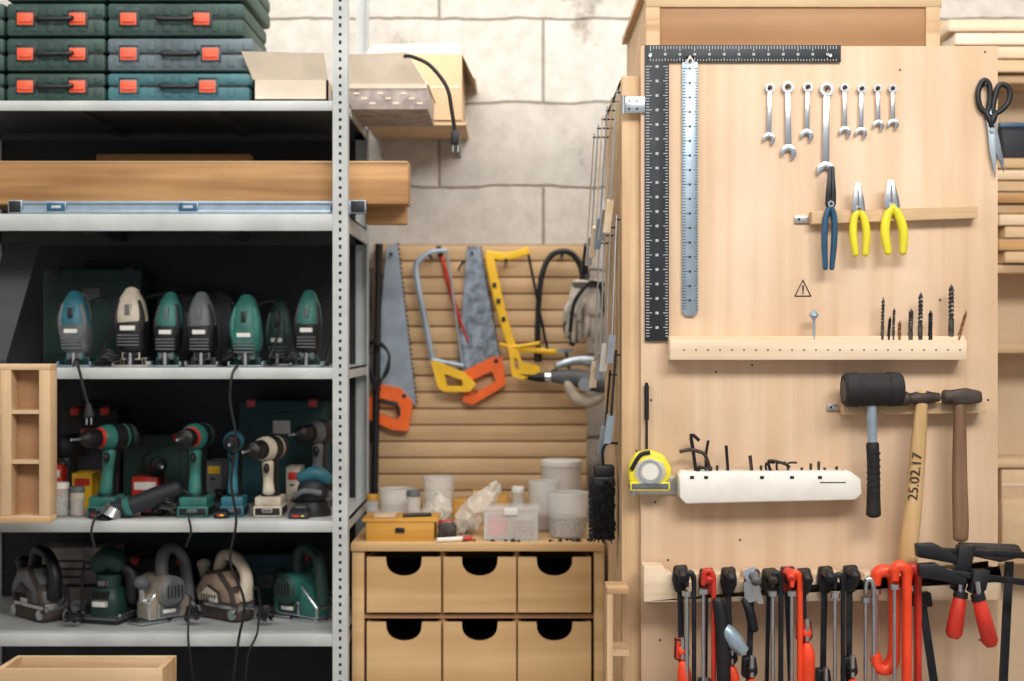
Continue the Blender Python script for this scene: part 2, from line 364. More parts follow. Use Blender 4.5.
# deep cases on shelf 3 / 4 / 5
def upright_case(x0,y0,x1,i,m,d=3.76,dep=.11,lb='greyp'):
    b=B('upright_tool_case',d);y1=sb(i,d)-.2;D=dep/b.k
    b.box(x0,y0,x1,y1,0,D/2-.5,m,4);b.box(x0,y0,x1,y1,D/2+.5,D,m,4);b.box(x0+2,y0+2,x1-2,y1-1,3,D-3,'black')
    b.box(x0+10,y0+12,x1-10,y1-10,-1.2,1,m,2)
    c=(x0+x1)/2;b.box(c-9,y0+20,c+9,y0+34,-2,0,lb,.5)
    for lx in(x0+8,x1-18): b.box(lx,y0-1,lx+10,y0+8,-1.5,D*.7,'black' if i==2 else 'redp',1)
    b.sweep([(c-15,y0+2,D/2),(c-13,y0-5,D/2),(c+13,y0-5,D/2),(c+15,y0+2,D/2)],2,'black',sm=3)
    b.done()
upright_case(42,268,142,2,'dgreen');upright_case(156,292,232,2,'gdark')
b=B('folded_steel_sheet',3.5);b.prism([(-30,sb(2,3.5)-.2,0),(4,sb(2,3.5)-.2,0),(24,238,50),(-12,238,50)],Vector((0,.004,0)),'gunder');b.box(-30,sb(2,3.5)-6,4,sb(2,3.5)-.2,-10,0,'gunder');b.done()
upright_case(238,400,326,3,'tealc',lb='white');upright_case(62,408,118,3,'gdark',lb='redp');upright_case(122,434,190,3,'dgreen')
upright_case(122,558,194,4,'gdark',lb='redp');upright_case(214,554,318,4,'tealc')
b=B('carton_of_sandpaper',3.74);y=sb(4,3.74)-.2;b.box(36,548,114,y,0,40,'print',.5)
for i,(w,h) in enumerate(((40,2),(52,2),(36,2),(60,3))): b.box(44,560+i*8,44+w,560+h+i*8,-.4,.2,'ink')
b.done()
def carton(x0,y0,x1,i,d,m,st):
    b=B('small_parts_carton',d);y1=sb(i,d)-.2;b.box(x0,y0,x1,y1,0,32,m,.6);b.box(x0+2,y0+4,x1-2,y0+12,-.5,.3,st,.2);b.box(x0,y0-.6,x1,y0+1.5,-.6,32.6,m,.3);b.box(x0+4,y0+16,x0+(x1-x0)*.6,y0+18,-.4,.3,'ink');b.done()
carton(72,474,92,3,3.62,'yellow','redp');carton(132,478,158,3,3.62,'redp','white');carton(206,462,222,3,3.62,'greyp','yellow');carton(286,468,300,3,3.62,'cream','redp');carton(46,466,62,3,3.6,'redp','white')
carton(230,590,246,4,3.64,'print','redp')
# ================================================================ DRILLS
def drill(x,yt,m,dx=0,d=3.5,r=12,lean=0,acc='black',L=52,up=0):
    yb=sb(3,d)-.2;b=B('cordless_drill',d);cy=yt+r
    D=Vector((dx,0,-1)).normalized()
    pt=lambda t,dy=0:(x+D.x*t,cy+up*t+dy,D.z*t)
    b.lathe(pt(-L*.5),pt(L*.28),[(0,r*.55),(.06,r*.85),(.3,r),(.75,r),(.9,r*.93),(1,r*.8)],m,20)
    b.lathe(pt(-L*.32),pt(-L*.26),[(0,r*1.02),(1,r*1.02)],acc,20);b.lathe(pt(-L*.2),pt(L*.06),[(0,r*1.015),(1,r*1.015)],acc,20)
    b.lathe(pt(L*.26),pt(L*.34),[(0,r*.8),(1,r*.72)],'redp' if m=='teal' else 'dsteel',20)
    b.lathe(pt(L*.34),pt(L*.72),[(0,r*.68),(.25,r*.72),(.7,r*.66),(.8,r*.45),(1,r*.3)],'black',18)
    b.cyl(pt(L*.72),pt(L*.95),r*.11,'chrome')
    for q in range(4): b.lathe(pt(-L*.45+q*2.4),pt(-L*.45+q*2.4+1),[(0,r*.93+q*.3),(1,r*.93+q*.3)],'hole',18)
    b.sweep([(x,cy+r*.4,5),(x+lean*.4,cy+r*1.8,6),(x+lean*.8,yb-26,5),(x+lean,yb-15,4)],[r*.78,r*.68,r*.68,r*.9],acc,asp=1.35,sm=4,seg=14)
    b.sweep([(x+lean*.2,cy+r*1.1,-4),(x+lean*.5,cy+r*2.6,-3),(x+lean*.8,yb-24,-5)],[r*.5,r*.42,r*.5],m,asp=.9,sm=3,rd=.6)
    b.ell((x+lean*.3,cy+r*1.5,-r*.95),3,5,4,'black')
    x2=x+lean
    b.box(x2-r*1.05,yb-20,x2+r*1.05,yb-11,-r*1.1,r*1.6,m,2);b.box(x2-r*1.15,yb-11.5,x2+r*1.15,yb,-r*1.25,r*1.7,acc,2.2)
    b.box(x2-5,yb-9,x2+5,yb-5,-r*1.4,-r,'greyp',.6)
    b.done()
drill(112,424,'teal',dx=-.7,lean=-6,r=13);drill(196,423,'teal',dx=-.15,r=13.5);drill(234,431,'tealb',dx=.1,r=10.5)
drill(268,436,'cream',dx=-.35,lean=2,r=12.5);drill(318,420,'greyp',dx=-.5,d=3.66,r=12);drill(66,434,'gdark',dx=-.5,d=3.66,r=12,lean=4)
drill(155,452,'dgreen',dx=.4,d=3.66,r=11)
b=B('angle_grinder',3.46);y=sb(3,3.46)
b.sweep([(112,y-9,-4),(130,y-12,-2),(158,y-22,2),(178,y-30,4)],[7,9,10,8],'gdark',sm=4,rd=.5,seg=16)
b.sweep([(126,y-11,-2),(132,y-13,-2)],[9.6,10.2],'teal',seg=16)
b.sweep([(112,y-9,-4),(104,y-6,-6)],[8,5],'greyp',rd=.4);b.cyl((116,y-9,-6),(112,y-.5,-10),9,'chrome',11);b.cyl((112,y-2,-12),(111,y,-12),14,'dsteel')
b.sweep([(178,y-30,4),(188,y-20,8),(186,y-2,10)],1.5,'black',sm=4,seg=6);b.done()
b=B('random_orbit_sander',3.5);y=sb(3,3.5)
b.cyl((312,y,6),(312,y-6,6),19,'rubber',18,24);b.cyl((312,y-6,6),(312,y-14,6),17,'black',15,24);b.ell((312,y-24,6),16,15,16,'gdark');b.sweep([(300,y-38,4),(316,y-42,3),(328,y-36,3)],[6,8,6],'tealb',sm=3,rd=.7)
b.sweep([(296,y-20,-6),(306,y-26,-12),(322,y-24,-12)],3,'greyp',sm=3,rd=.6)
b.sweep([(322,y-30,8),(334,y-26,20),(338,y-14,30)],[6,5,6],'black',sm=3);b.done()
def jar(name,x0,y0,x1,y1,d,m='clear',fill='screws',lid=None,ff=.6,tp=1.0):
    b=B(name,d);c=(x0+x1)/2;r=(x1-x0)/2
    b.lathe((c,y1,r),(c,y0,r),[(0,.1),(0,r*.92),(.06,r),(1,r*tp*1.02),(1,r*tp*.97),(.08,r*.93),(.05,.1)],m,24,cap=False)
    if fill: b.lathe((c,y1-1.2,r),(c,y0,r),[(0.02,r*.85),(.1,r*.9),(ff,r*.9*(1+(tp-1)*ff)),(ff+.03,r*.4)],fill,20)
    if lid: b.lathe((c,y0+3,r),(c,y0-3,r),[(0,r*tp*1.06),(.8,r*tp*1.06),(1,r*tp*.95)],lid,24)
    else: b.lathe((c,y0+2,r),(c,y0,r),[(0,r*tp),(0,r*tp*1.06),(1,r*tp*1.06),(1,r*tp)],m,24,closed=True)
    b.done()
jar('pill_jar',50,486,66,sb(3,3.47),3.47,fill='screws',lid='white');jar('pill_jar',68,490,82,sb(3,3.47),3.47,fill='rust',lid='greyp')
# cables hanging
def cable(pts,d,r=1.5,plug=True,name='hanging_power_cord'):
    b=B(name,d);b.sweep(pts,r,'black',sm=6,seg=7)
    if plug:
        x,y,v=pts[-1];b.sweep([(x,y,v),(x+1,y+12,v)],[2.6,5],'rubber',rd=.3,seg=10);b.cyl((x-1.5,y+12,v),(x-1.5,y+20,v),1,'chrome');b.cyl((x+3,y+12,v),(x+3,y+20,v),1,'chrome')
    b.done()
cable([(70,366,12),(78,360,-6),(84,378,-9),(88,395,-9),(91,404,-9)],3.38)
cable([(236,366,8),(234,374,-8),(232,400,-9),(238,440,-9),(233,480,-9),(238,520,-9),(232,560,-9),(246,600,-9),(240,640,-9),(234,690,-9)],3.38,1.4,False)
cable([(186,600,20),(189,632,-4),(192,655,-8),(196,690,-8)],3.38,1.2,False)
cable([(256,610,20),(258,632,-4),(249,655,-8),(246,700,-8)],3.38,1.2,False)
cable([(96,518,20),(98,516,-6),(94,530,-9),(98,548,-9)],3.38,1.2,False);cable([(188,518,20),(190,516,-6),(193,530,-9),(188,546,-9)],3.38,1.2,False)
# battery chargers, cord coils
def charger(x,i,d,m='black',w=24,h=14):
    b=B('battery_charger',d);y=sb(i,d)-.2
    b.prism([(x,y,0),(x,y-h*.6,0),(x,y-h,18),(x,y-h,34),(x,y,34)],Vector((w*b.k,0,0)),m,1.2);b.box(x+4,y-h*.9,x+w-4,y-h-3,16,30,'greyp',1);b.box(x+4,y-h*.45,x+11,y-h*.25,-.4,.4,'redp');b.box(x+w-7,y-h*.42,x+w-4,y-h*.28,-.5,.4,'yellowl');b.done()
charger(140,3,3.5,w=22);charger(288,3,3.43,'gdark',20,9);charger(62,4,3.54,'greyp',18,16);charger(213,3,3.44,'black',14,10);charger(88,3,3.44,'gdark',14,10)
def coil(x,i,d,w=16,n=5):
    b=B('power_cord_coil',d);y=sb(i,d)-1.8;pts=[]
    for q in range(n*8):
        a=q/8*2*math.pi;r=w*(.75+.25*math.sin(q*1.7));pts.append((x+r*math.cos(a)+random.uniform(-1.5,1.5),y-2.2-q*.32-abs(math.sin(a*1.5+x))*5,12+.9*r*math.sin(a)))
    b.sweep(pts,1.3,'black',sm=4,seg=6);b.done()
coil(165,3,3.44,11);coil(218,3,3.6,10);coil(298,3,3.6,10,4);coil(70,4,3.44,8,4);coil(130,4,3.6,10,4);coil(190,4,3.46,8,5);coil(263,4,3.46,8,5);coil(105,2,3.46,9,4);coil(226,2,3.5,7,4);coil(290,2,3.46,8,4)
# ================================================================ SANDERS / PLANERS (built side-on, then turned on the shelf)
SB=lambda d:sb(4,d)-.2
def belt_sander(c,h,w,m,acc,yaw,d=3.56):
    b=B('belt_sander',d);yb=SB(d);T=26
    b.sweep([(c-w+7,yb-7,T/2),(c+w-8,yb-7,T/2)],7,'iron',asp=1.9,pw=5,rd=.9,seg=16)
    b.box(c-w+4,yb-20,c+w-4,yb-9,1,T-1,'chrome',1.5);b.cyl((c-w+8,yb-8,0),(c-w+8,yb-8,-2),5,'chrome');b.cyl((c+w-9,yb-8,0),(c+w-9,yb-8,-2),5,'chrome')
    b.poly([(c-w*.8,yb-16),(c-w*.9,yb-h*.45),(c-w*.5,yb-h*.72),(c+w*.15,yb-h*.78),(c+w*.75,yb-h*.5),(c+w*.9,yb-16)],-3,T+2,m,4)
    b.poly([(c-w*.6,yb-18),(c-w*.6,yb-h*.4),(c-w*.2,yb-h*.55),(c+w*.3,yb-h*.45),(c+w*.4,yb-18)],-6,-2,acc,2)
    for q in range(6): b.box(c-w*.45+q*4,yb-h*.4,c-w*.45+1.6+q*4,yb-h*.28,-6.6,-5,'hole')
    b.box(c-w*.1,yb-24,c+w*.3,yb-19,-6.6,-5.5,'white',.4)
    b.sweep([(c-w*.3,yb-h*.7,T/2),(c-w*.1,yb-h*.96,T/2),(c+w*.5,yb-h*.93,T/2),(c+w*.9,yb-h*.68,T/2),(c+w*.85,yb-h*.35,T/2)],[6,5.5,5.5,5.5,7],acc,sm=5,rd=.5,seg=12,asp=1.2)
    b.sweep([(c-w*.75,yb-h*.45,T/2),(c-w*.95,yb-h*.62,T/2),(c-w*.98,yb-h*.78,T/2)],[6,5,8],acc,sm=3,rd=.7,seg=12)
    b.sweep([(c+w*.85,yb-h*.4,T/2),(c+w*1.15,yb-h*.5,T/2+8),(c+w*1.1,yb-4,T/2+12)],1.5,'black',sm=4,seg=7);b.done(yaw=yaw)
def orbital(c,h,w,m,acc,yaw,d=3.52):
    b=B('orbital_sander',d);yb=SB(d)
    b.box(c-w,yb-3,c+w,yb,-4,36,'rubber',.8);b.box(c-w+1,yb-7,c+w-1,yb-3,-3,35,'greyp',1)
    for q in(-1,1): b.cyl((c+q*w,yb-9,0),(c+q*w,yb-9,32),1.6,'chrome')
    b.sweep([(c,yb-7,16),(c,yb-h*.32,16),(c,yb-h*.45,16)],[w*.8,w*.82,w*.6],m,sm=3,seg=18,pw=3,rd=.1)
    b.sweep([(c,yb-h*.42,16),(c,yb-h*.62,16)],[w*.55,w*.6],acc,seg=18)
    b.sweep([(c+w*.45,yb-h*.76,18),(c,yb-h*.82,16),(c-w*.5,yb-h*.74,14)],[w*.5,w*.62,w*.5],m,sm=4,rd=.8,seg=16)
    b.sweep([(c+w*.5,yb-h*.74,20),(c+w*1.0,yb-h*.6,24),(c+w*1.05,yb-h*.3,24)],[w*.3,w*.38,w*.42],'black',sm=4,rd=.8,seg=14)
    b.box(c-8,yb-h*.3,c+8,yb-h*.22,16-w*.95,16-w*.7,'white',.5);b.box(c-5,yb-h*.57,c+5,yb-h*.48,16-w*.72,16-w*.4,'greyp',1)
    for q in range(5): b.box(c-9+q*4,yb-h*.42,c-7.4+q*4,yb-h*.34,16-w*.95,10,'hole')
    b.sweep([(c-w*.6,yb-h*.7,12),(c-w*1.2,yb-h*.75,10),(c-w*1.15,yb-h*.2,4),(c-w*.7,yb-2,-8)],1.4,'black',sm=5,seg=7);b.done(yaw=yaw)
def planer(c,h,w,m,acc,yaw,d=3.54):
    b=B('electric_planer',d);yb=SB(d);T=24
    b.box(c-w,yb-3.4,c-2,yb-1,0,T,'chrome',.5);b.box(c+2,yb-3,c+w,yb,0,T,'chrome',.5);b.cyl((c,yb-6,1),(c,yb-6,T-1),4.6,'dsteel')
    b.poly([(c-w*.7,yb-4),(c-w*.7,yb-h*.3),(c-w*.3,yb-h*.5),(c+w*.3,yb-h*.5),(c+w*.95,yb-h*.2),(c+w*.95,yb-3)],1,T-1,m,2)
    b.cyl((c-w*.05,yb-h*.42,-8),(c-w*.05,yb-h*.42,T+10),h*.2,m,h*.2,20);b.cyl((c-w*.05,yb-h*.42,-11),(c-w*.05,yb-h*.42,-8),h*.15,acc,h*.2,20)
    for q in range(5): b.box(c-w*.3+q*4,yb-h*.5,c-w*.3+1.6+q*4,yb-h*.34,-11.6,-9,'hole')
    b.poly([(c-w*.45,yb-5),(c-w*.45,yb-h*.26),(c+w*.35,yb-h*.26),(c+w*.35,yb-5)],-2.5,1.5,acc,1.5);b.box(c-w*.3,yb-14,c+w*.15,yb-10,-3.2,-2,'white',.3)
    b.cyl((c-w*.72,yb-h*.28,T/2),(c-w*.72,yb-h*.46,T/2),3,'chrome');b.ell((c-w*.72,yb-h*.54,T/2),8.5,7,8.5,acc)
    b.sweep([(c-w*.05,yb-h*.52,T/2),(c,yb-h*.86,T/2),(c+w*.35,yb-h*.94,T/2),(c+w*.75,yb-h*.75,T/2),(c+w*.88,yb-h*.22,T/2)],[6.5,6,5.5,5.5,7],acc,sm=5,rd=.3,seg=12,asp=1.2)
    b.sweep([(c+w*.88,yb-h*.3,T/2),(c+w*1.2,yb-h*.4,T/2+4),(c+w*1.15,yb-3,T/2-6)],1.5,'black',sm=4,seg=7);b.done(yaw=yaw)
belt_sander(34,70,33,'greyp','black',-42)
orbital(104,76,21,'dgreen','dgreen',-15)
planer(160,76,34,'creamd','greyp',48)
belt_sander(222,66,34,'beige','cream',-38)
planer(296,76,36,'teal','dgreen',-35,3.56)
# pigeonhole + lower box
b=B('pigeonhole_cabinet',3.2)
b.box(-70,364,50,370,0,22,'pine',.5);b.box(-70,516,50,523,0,22,'pine',.5);b.box(39,370,50,516,0,22,'pinez',.4);b.box(-70,370,-62,516,0,22,'pinez');b.box(0,370,11,516,0,22,'pinez',.4)
b.box(-62,370,39,516,20,22,'plyd')
for y in(410,460): b.box(11,y,39,y+4,2,20,'pine')
for y in(386,410,435,460,485): b.box(-62,y,0,y+3.5,2,20,'pine')
y=fl(3.2)
for x in(-68,-22): b.box(x,523,x+10,y,2,12,'pinez')
b.done()
b=B('wooden_crate',3.0);y=fl(3.0)
for q in range(5): b.box(-4,669+q*58,162,715+q*58,0,5,'pine',.6);b.box(-4,669+q*58,162,715+q*58,57,62,'pine',.6)
for x in(-4,156): b.box(x,669,x+6,y,5,57,'pinez')
b.box(-4,y-4,162,y,5,57,'pine');b.done()

# ================================================================ SLAT PANEL + HAND SAWS
b=B('slatted_tool_panel',4.0)
b.box(374,244,586,526,4,32,'plyd')
y=245
while y<520: b.box(373,y,587,y+15.3,0,5,'slat',.5);y+=16.4
b.done()
def peg(b,x,y,L=14): b.cyl((x,y,-4),(x,y,L),1.6,'dsteel')
def handsaw(blade,handle,hole,bl='blade'):
    b=B('hand_saw',3.965);b.poly(blade,4,5.6,bl);b.holed(handle,hole,0,9,'orange')
    e=blade[1];f=blade[2]
    n=34
    for i in range(n):
        t=i/n;x=e[0]+(f[0]-e[0])*t;y=e[1]+(f[1]-e[1])*t
        x2=e[0]+(f[0]-e[0])*(t+.9/n);y2=e[1]+(f[1]-e[1])*(t+.9/n)
        b.poly([(x,y),((x+x2)/2+2.0,(y+y2)/2-.4),(x2,y2)],4,5.6,'dsteel')
    peg(b,blade[0][0]+5,blade[0][1]+7,12);return b
b=handsaw([(386,247),(397,242),(416,405),(374,392)],[(374,383),(400,388),(413,402),(408,431),(392,430),(368,419),(368,402)],[(380,398),(398,402),(401,415),(396,420),(376,412)])
for q in((379,389),(404,396)): b.cyl((q[0],q[1],-.5),(q[0],q[1],9.5),2.2,'black')
b.sweep([(381,401,-.3),(397,405,-.3),(399,415,-.3)],1.6,'black',sm=3,rd=.6,asp=.5)
b.done()
b=handsaw([(467,246),(480,246),(500,362),(457,377)],[(462,372),(494,356),(502,358),(506,384),(498,390),(472,405),(463,402)],[(472,380),(492,371),(496,381),(474,394)],'blade2')
for q in((466,376),(496,361)): b.cyl((q[0],q[1],-.5),(q[0],q[1],9.5),2.2,'black')
b.done()
b=B('hacksaw',3.93)
b.sweep([(447,250,8),(430,252,8),(417,262,8),(416,276,8),(424,318,8),(432,360,8)],[2,3,3.4,3.4,3.4,3],'blade',sm=5,seg=8,asp=.6)
b.cyl((447,252,8),(462,365,8),1.3,'steel');b.cyl((432,360,8),(463,366,8),2.4,'steelb')
b.holed([(430,360),(440,362),(452,368),(464,372),(476,384),(470,392),(444,392),(438,388)],[(444,374),(462,380),(463,386),(447,386)],4,12,'yellow');peg(b,430,256,26);b.done()
b=B('coping_saw_frame',3.97)
b.sweep([(441,254,4),(450,290,4),(460,320,4),(468,342,4)],2.2,'redp',sm=3,rd=.6);b.cyl((438,246,4),(441,256,4),2.8,'black');peg(b,441,252,12)
b.sweep([(458,270,6),(462,262,6),(470,260,6)],1,'dsteel');b.done()
b=B('yellow_hacksaw',3.93)
b.sweep([(486,254,6),(508,256,6),(529,250,6)],[4.5,4,4],'yellow',asp=.6,pw=4,sm=3)
b.sweep([(489,254,6),(494,280,6),(503,318,6),(513,350,6)],[4.5,5,4.6,4.5],'yellow',asp=.6,pw=4,sm=3)
b.cyl((528,252,6),(548,352,6),1.4,'dsteel');b.sweep([(510,348,6),(532,350,6),(556,352,6)],[4,3,3],'yellow',asp=.7,sm=2,rd=.5)
b.holed([(508,346),(518,350),(522,362),(540,366),(540,372),(522,380),(512,376)],[(514,357),(518,360),(519,370),(515,368)],2,11,'yellow')
b.sweep([(518,374,6),(546,378,6),(556,372,6)],[4,5,4],'black',sm=3,rd=.6)
b.sweep([(500,344,8),(515,347,4),(540,343,4)],2,'yellow',sm=3)
for q in((494,286),(498,302),(503,320)): b.box(q[0]-2,q[1]-4,q[0]+3,q[1]+2,2.4,4,'black',.5)
peg(b,506,260,26);b.done()
b=B('bow_saw',3.95)
b.sweep([(538,352,6),(538,320,6),(541,280,6),(549,258,6),(562,251,6),(575,256,6),(583,276,6),(580,310,6),(572,346,6)],[3.2,3,3,3,3,3,3,3,3],'dsteel',sm=5,seg=10)
b.box(537,349,574,352.5,5.4,6.6,'blade');b.cyl((538,352,6),(538,362,6),4,'black');peg(b,562,255,20);b.done()
b=B('hanging_work_gloves',3.84)
for gx,gv,gt in((582,8,-4),(595,0,2)):
    b.sweep([(gx,282,gv),(gx+gt*.3,296,gv),(gx+gt*.6,314,gv)],[9,11.5,12.5],'cloth',asp=.5,sm=4,rd=.3,seg=14)
    b.sweep([(gx,282,gv),(gx,288,gv)],[9.8,10.2],'rubberg',asp=.55,seg=14)
    for q in range(4):
        fx=gx+gt*.6-9+q*6;b.sweep([(fx,312,gv),(fx+gt*.4,325,gv-1),(fx+gt*.5+(q-1.5),336+(5 if q in(1,2) else 0),gv+2)],[3.3,3.1,2.6],'cloth',sm=3,rd=.8,seg=8)
    b.sweep([(gx-9,300,gv),(gx-15,309,gv-2),(gx-16,320,gv-2)],[3.6,3.3,2.7],'cloth',sm=3,rd=.8,seg=8)
b.sweep([(570,332,-6),(573,306,-8),(582,290,-10),(592,282,-8),(601,290,-6),(602,312,-6)],2.0,'black',sm=4)
b.sweep([(588,282,8),(590,270,30),(588,268,60)],1.6,'dsteel',sm=3);b.done()
b=B('hanging_cloth_bag',3.9)
b.sweep([(580,296,10),(577,312,10),(574,328,10),(578,338,10)],[5,9,11,7],'rubberg',asp=.5,sm=4,rd=.6,seg=14);b.sweep([(580,296,10),(582,284,30),(582,278,48)],1.5,'black',sm=3);b.done()
b=B('pneumatic_grinder',3.85)
b.sweep([(553,377,8),(575,378,6),(600,384,4),(606,386,4)],[6,9,9,8],'greyp',sm=4,rd=.5,seg=14);b.cyl((553,377,8),(545,377,8),5,'chrome');b.sweep([(556,366,6),(580,360,4),(602,366,4),(606,384,4)],[4,5,6,6],'steel',sm=4,rd=.5)
b.sweep([(568,380,4),(574,396,2),(590,402,2),(602,396,4)],[5,6,6,5],'cream',sm=4,rd=.5,seg=12);b.cyl((585,384,-8),(585,384,-2),7,'steel');b.sweep([(570,372,8),(568,356,30),(568,352,60)],1.6,'dsteel',sm=3);b.done()
b=B('black_scrubbing_brush',3.1);b.box(594,466,615,478,4,22,'black',2);b.box(593,477,615,540,2,24,'rubber',2)
for i in range(420):
    x=random.uniform(592,615);y=random.uniform(479,541);b.cyl((x,y,4),(x+random.uniform(-2,2),y+random.uniform(0,4),-4),.8,'rubber',.3,4)
for i in range(220):
    y=random.uniform(479,541);v=random.uniform(0,24);b.cyl((594,y,v),(589.5,y+random.uniform(0,4),v),.8,'rubber',.3,4)
b.sweep([(604,466,10),(603,452,10),(608,444,10),(618.6,444,10)],1.4,'dsteel',sm=3);b.done()
b=B('floor_squeegee_pole',3.96);y=fl(3.96);b.cyl((379,256,-2),(369,y,-2),3.4,'black');b.cyl((379.4,244,-2),(379,258,-2),3.8,'rubber');b.done()
b=B('black_cable_coil',3.92)
for q in range(4): b.sweep([(368+q,345,0),(378,341+q,-4),(388,352,0),(388,372-q*3,2),(376,380+q*3,0),(368,362,2)],1.1,'black',sm=4,seg=6,closed=True)
peg(b,378,344,18);b.done()

# ================================================================ DRAWER CABINET
CDp=3.45
b=B('drawer_cabinet',CDp);D=.42/b.k;y=fl(CDp)
b.box(351,543,604,551,-3,D,'drawer',.8)
b.box(352,551,364,y,0,D,'drawer',.5);b.box(594,551,604,y,0,D,'drawer',.5)
b.box(362,551,594,y-2,D-4,D-2,'plyd');b.box(362,615,594,619,4,D-4,'plyd');b.box(362,y-8,594,y,2,D-4,'plyd');b.box(362,702,594,706,4,D-4,'plyd');b.box(362,784,594,788,4,D-4,'plyd')
for x in(440.5,514.5): b.box(x,551,x+4,y-8,6,D-4,'plyd')
def dfront(x0,y0,x1,y1):
    c=(x0+x1)/2;pts=[(x0,y0),(c-19,y0)]
    for i in range(13):
        a=math.pi*i/12;pts.append((c-18*math.cos(a),y0+19*math.sin(a)**.7))
    pts+=[(c+19,y0),(x1,y0),(x1,y1),(x0,y1)]
    b.poly(pts,-2,3,'drawer',0);b.box(x0,y0,x0+3,y1,3,D-8,'drawer');b.box(x1-3,y0,x1,y1,3,D-8,'drawer');b.box(x0,y1-3,x1,y1,3,D-8,'drawer');b.box(x0+3,y0+2,x1-3,y1-3,D-11,D-8,'plyd')
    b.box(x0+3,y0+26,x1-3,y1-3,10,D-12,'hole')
for x0,x1 in((367,441),(443.5,516),(518,591)):
    for y0,y1 in((557,612),(622,700),(709,780),(790,860)): dfront(x0,y0,x1,y1)
b.done()
def tb(d): return CY+(543-CY)*CDp/d-.1
# stuff on cabinet
b=B('wooden_organizer_box',3.48);y=tb(3.48)
b.box(366,y-19,434,y,0,3,'ywood',.5);b.box(366,y-19,434,y,52,55,'ywood');b.box(366,y-19,369,y,3,52,'ywood');b.box(431,y-19,434,y,3,52,'ywood');b.box(369,y-3,431,y,3,52,'ywood')
for x in(385,410): b.box(x,y-17,x+2,y-3,3,52,'ywood')
b.box(369,y-12,431,y-8,3,52,'rust');b.box(362,y-22,438,y-19,-1,56,'ywood',.6);b.box(395,y-14,405,y-8,-1.5,0,'dsteel',.4);b.box(372,y-26,396,y-22,6,30,'cream',.8);b.cyl((402,y-24,14),(430,y-24,22),2,'dsteel');b.done()
b=B('oil_stone',3.5);y=tb(3.5);b.box(438,y-14,456,y,0,20,'iron',2);b.box(440,y-16,454,y-13,2,18,'greyp',1);b.done()
jar('clear_plastic_tub',380,490,412,tb(3.7),3.7,tp=1.12,ff=.3);jar('clear_plastic_tub',424,478,452,tb(3.74),3.74,tp=1.15,fill='rust',ff=.3)
jar('glass_jar',406,494,420,tb(3.62),3.62,fill='screws',ff=.5,lid='greyp');jar('glass_jar',366,498,378,tb(3.72),3.72,fill='rust',ff=.5,lid='ywood')
jar('round_plastic_bucket',542,464,582,tb(3.75),3.75,m='milk',fill='screws',ff=.3,lid='white');
jar('clear_plastic_tub',549,494,588,tb(3.5),3.5,tp=1.08,fill='screws',ff=.45)
jar('clear_plastic_tub',530,482,558,tb(3.63),3.63,m='clear',fill='rust',tp=1.1,ff=.3);jar('glass_jar',512,490,524,tb(3.68),3.68,fill='rust',ff=.5,lid='white')
b=B('wooden_spacer_blocks',3.78);y=tb(3.78);b.box(452,y-26,470,y,0,20,'ywood',1);b.box(472,y-34,492,y,4,24,'ywood',1);b.box(494,y-30,508,y,2,24,'ywood',1);b.done()
b=B('compartment_screw_case',3.48);y=tb(3.48)
b.box(484,y-2.5,538,y,0,44,'clear');b.box(484,y-30,538,y,0,1.5,'clear');b.box(484,y-30,538,y,43,44.5,'clear')
for x in(484,510,536.5): b.box(x,y-30,x+1.5,y-2,1.5,43,'clear')
b.box(482,y-33,540,y-30,-1,46,'clear',.6);b.box(487,y-22,509,y-3,3,42,'redp',1);b.box(512,y-16,535,y-3,3,42,'rust',1);b.box(504,y-34,518,y-26,-2.5,-.8,'white',.5);b.done()
b=B('crumpled_plastic_bag',3.58);y=tb(3.58)
b.sweep([(462,y-3,10),(468,y-14,8),(477,y-26,10),(488,y-38,12),(498,y-48,12)],[9,14,14,10,5],'bag',sm=3,asp=.8,seg=11,rd=.3);b.jitter(2.4);b.ell((466,y-7,8),9,7,8,'screws');b.done(True)
b=B('crumpled_plastic_bag',3.66);y=tb(3.66)
b.sweep([(426,y-3,8),(430,y-14,8),(440,y-24,8),(436,y-36,8)],[8,12,11,4],'bag',sm=3,asp=.8,seg=10,rd=.3);b.jitter(2.2);b.done(True)
b=B('marker_pen',3.46);y=tb(3.46);b.cyl((437,y-2.5,-2),(462,y-2.5,8),2.4,'white');b.cyl((462,y-2.5,8),(472,y-2.5,11),2.5,'redp');b.done()
b=B('red_chalk_block',3.56);y=tb(3.56);b.box(438,y-16,452,y-1,0,10,'redp',2);b.box(439,y-3,451,y,1,9,'black',1);b.done()
b=B('loose_screws_and_bits',3.47);y=tb(3.47)
for i in range(30):
    x=random.uniform(440,590);v=random.uniform(-2,10);a=random.uniform(0,6.28);L=random.uniform(3,7)
    b.cyl((x,y-.9,v),(x+L*math.cos(a),y-.9,v+L*math.sin(a)*.5),.8,random.choice(['chrome','dsteel','rust']),.3,6);b.cyl((x,y-1,v),(x-.8*math.cos(a),y-1,v-.8*math.sin(a)),1.5,'dsteel',seg=6)
b.done()

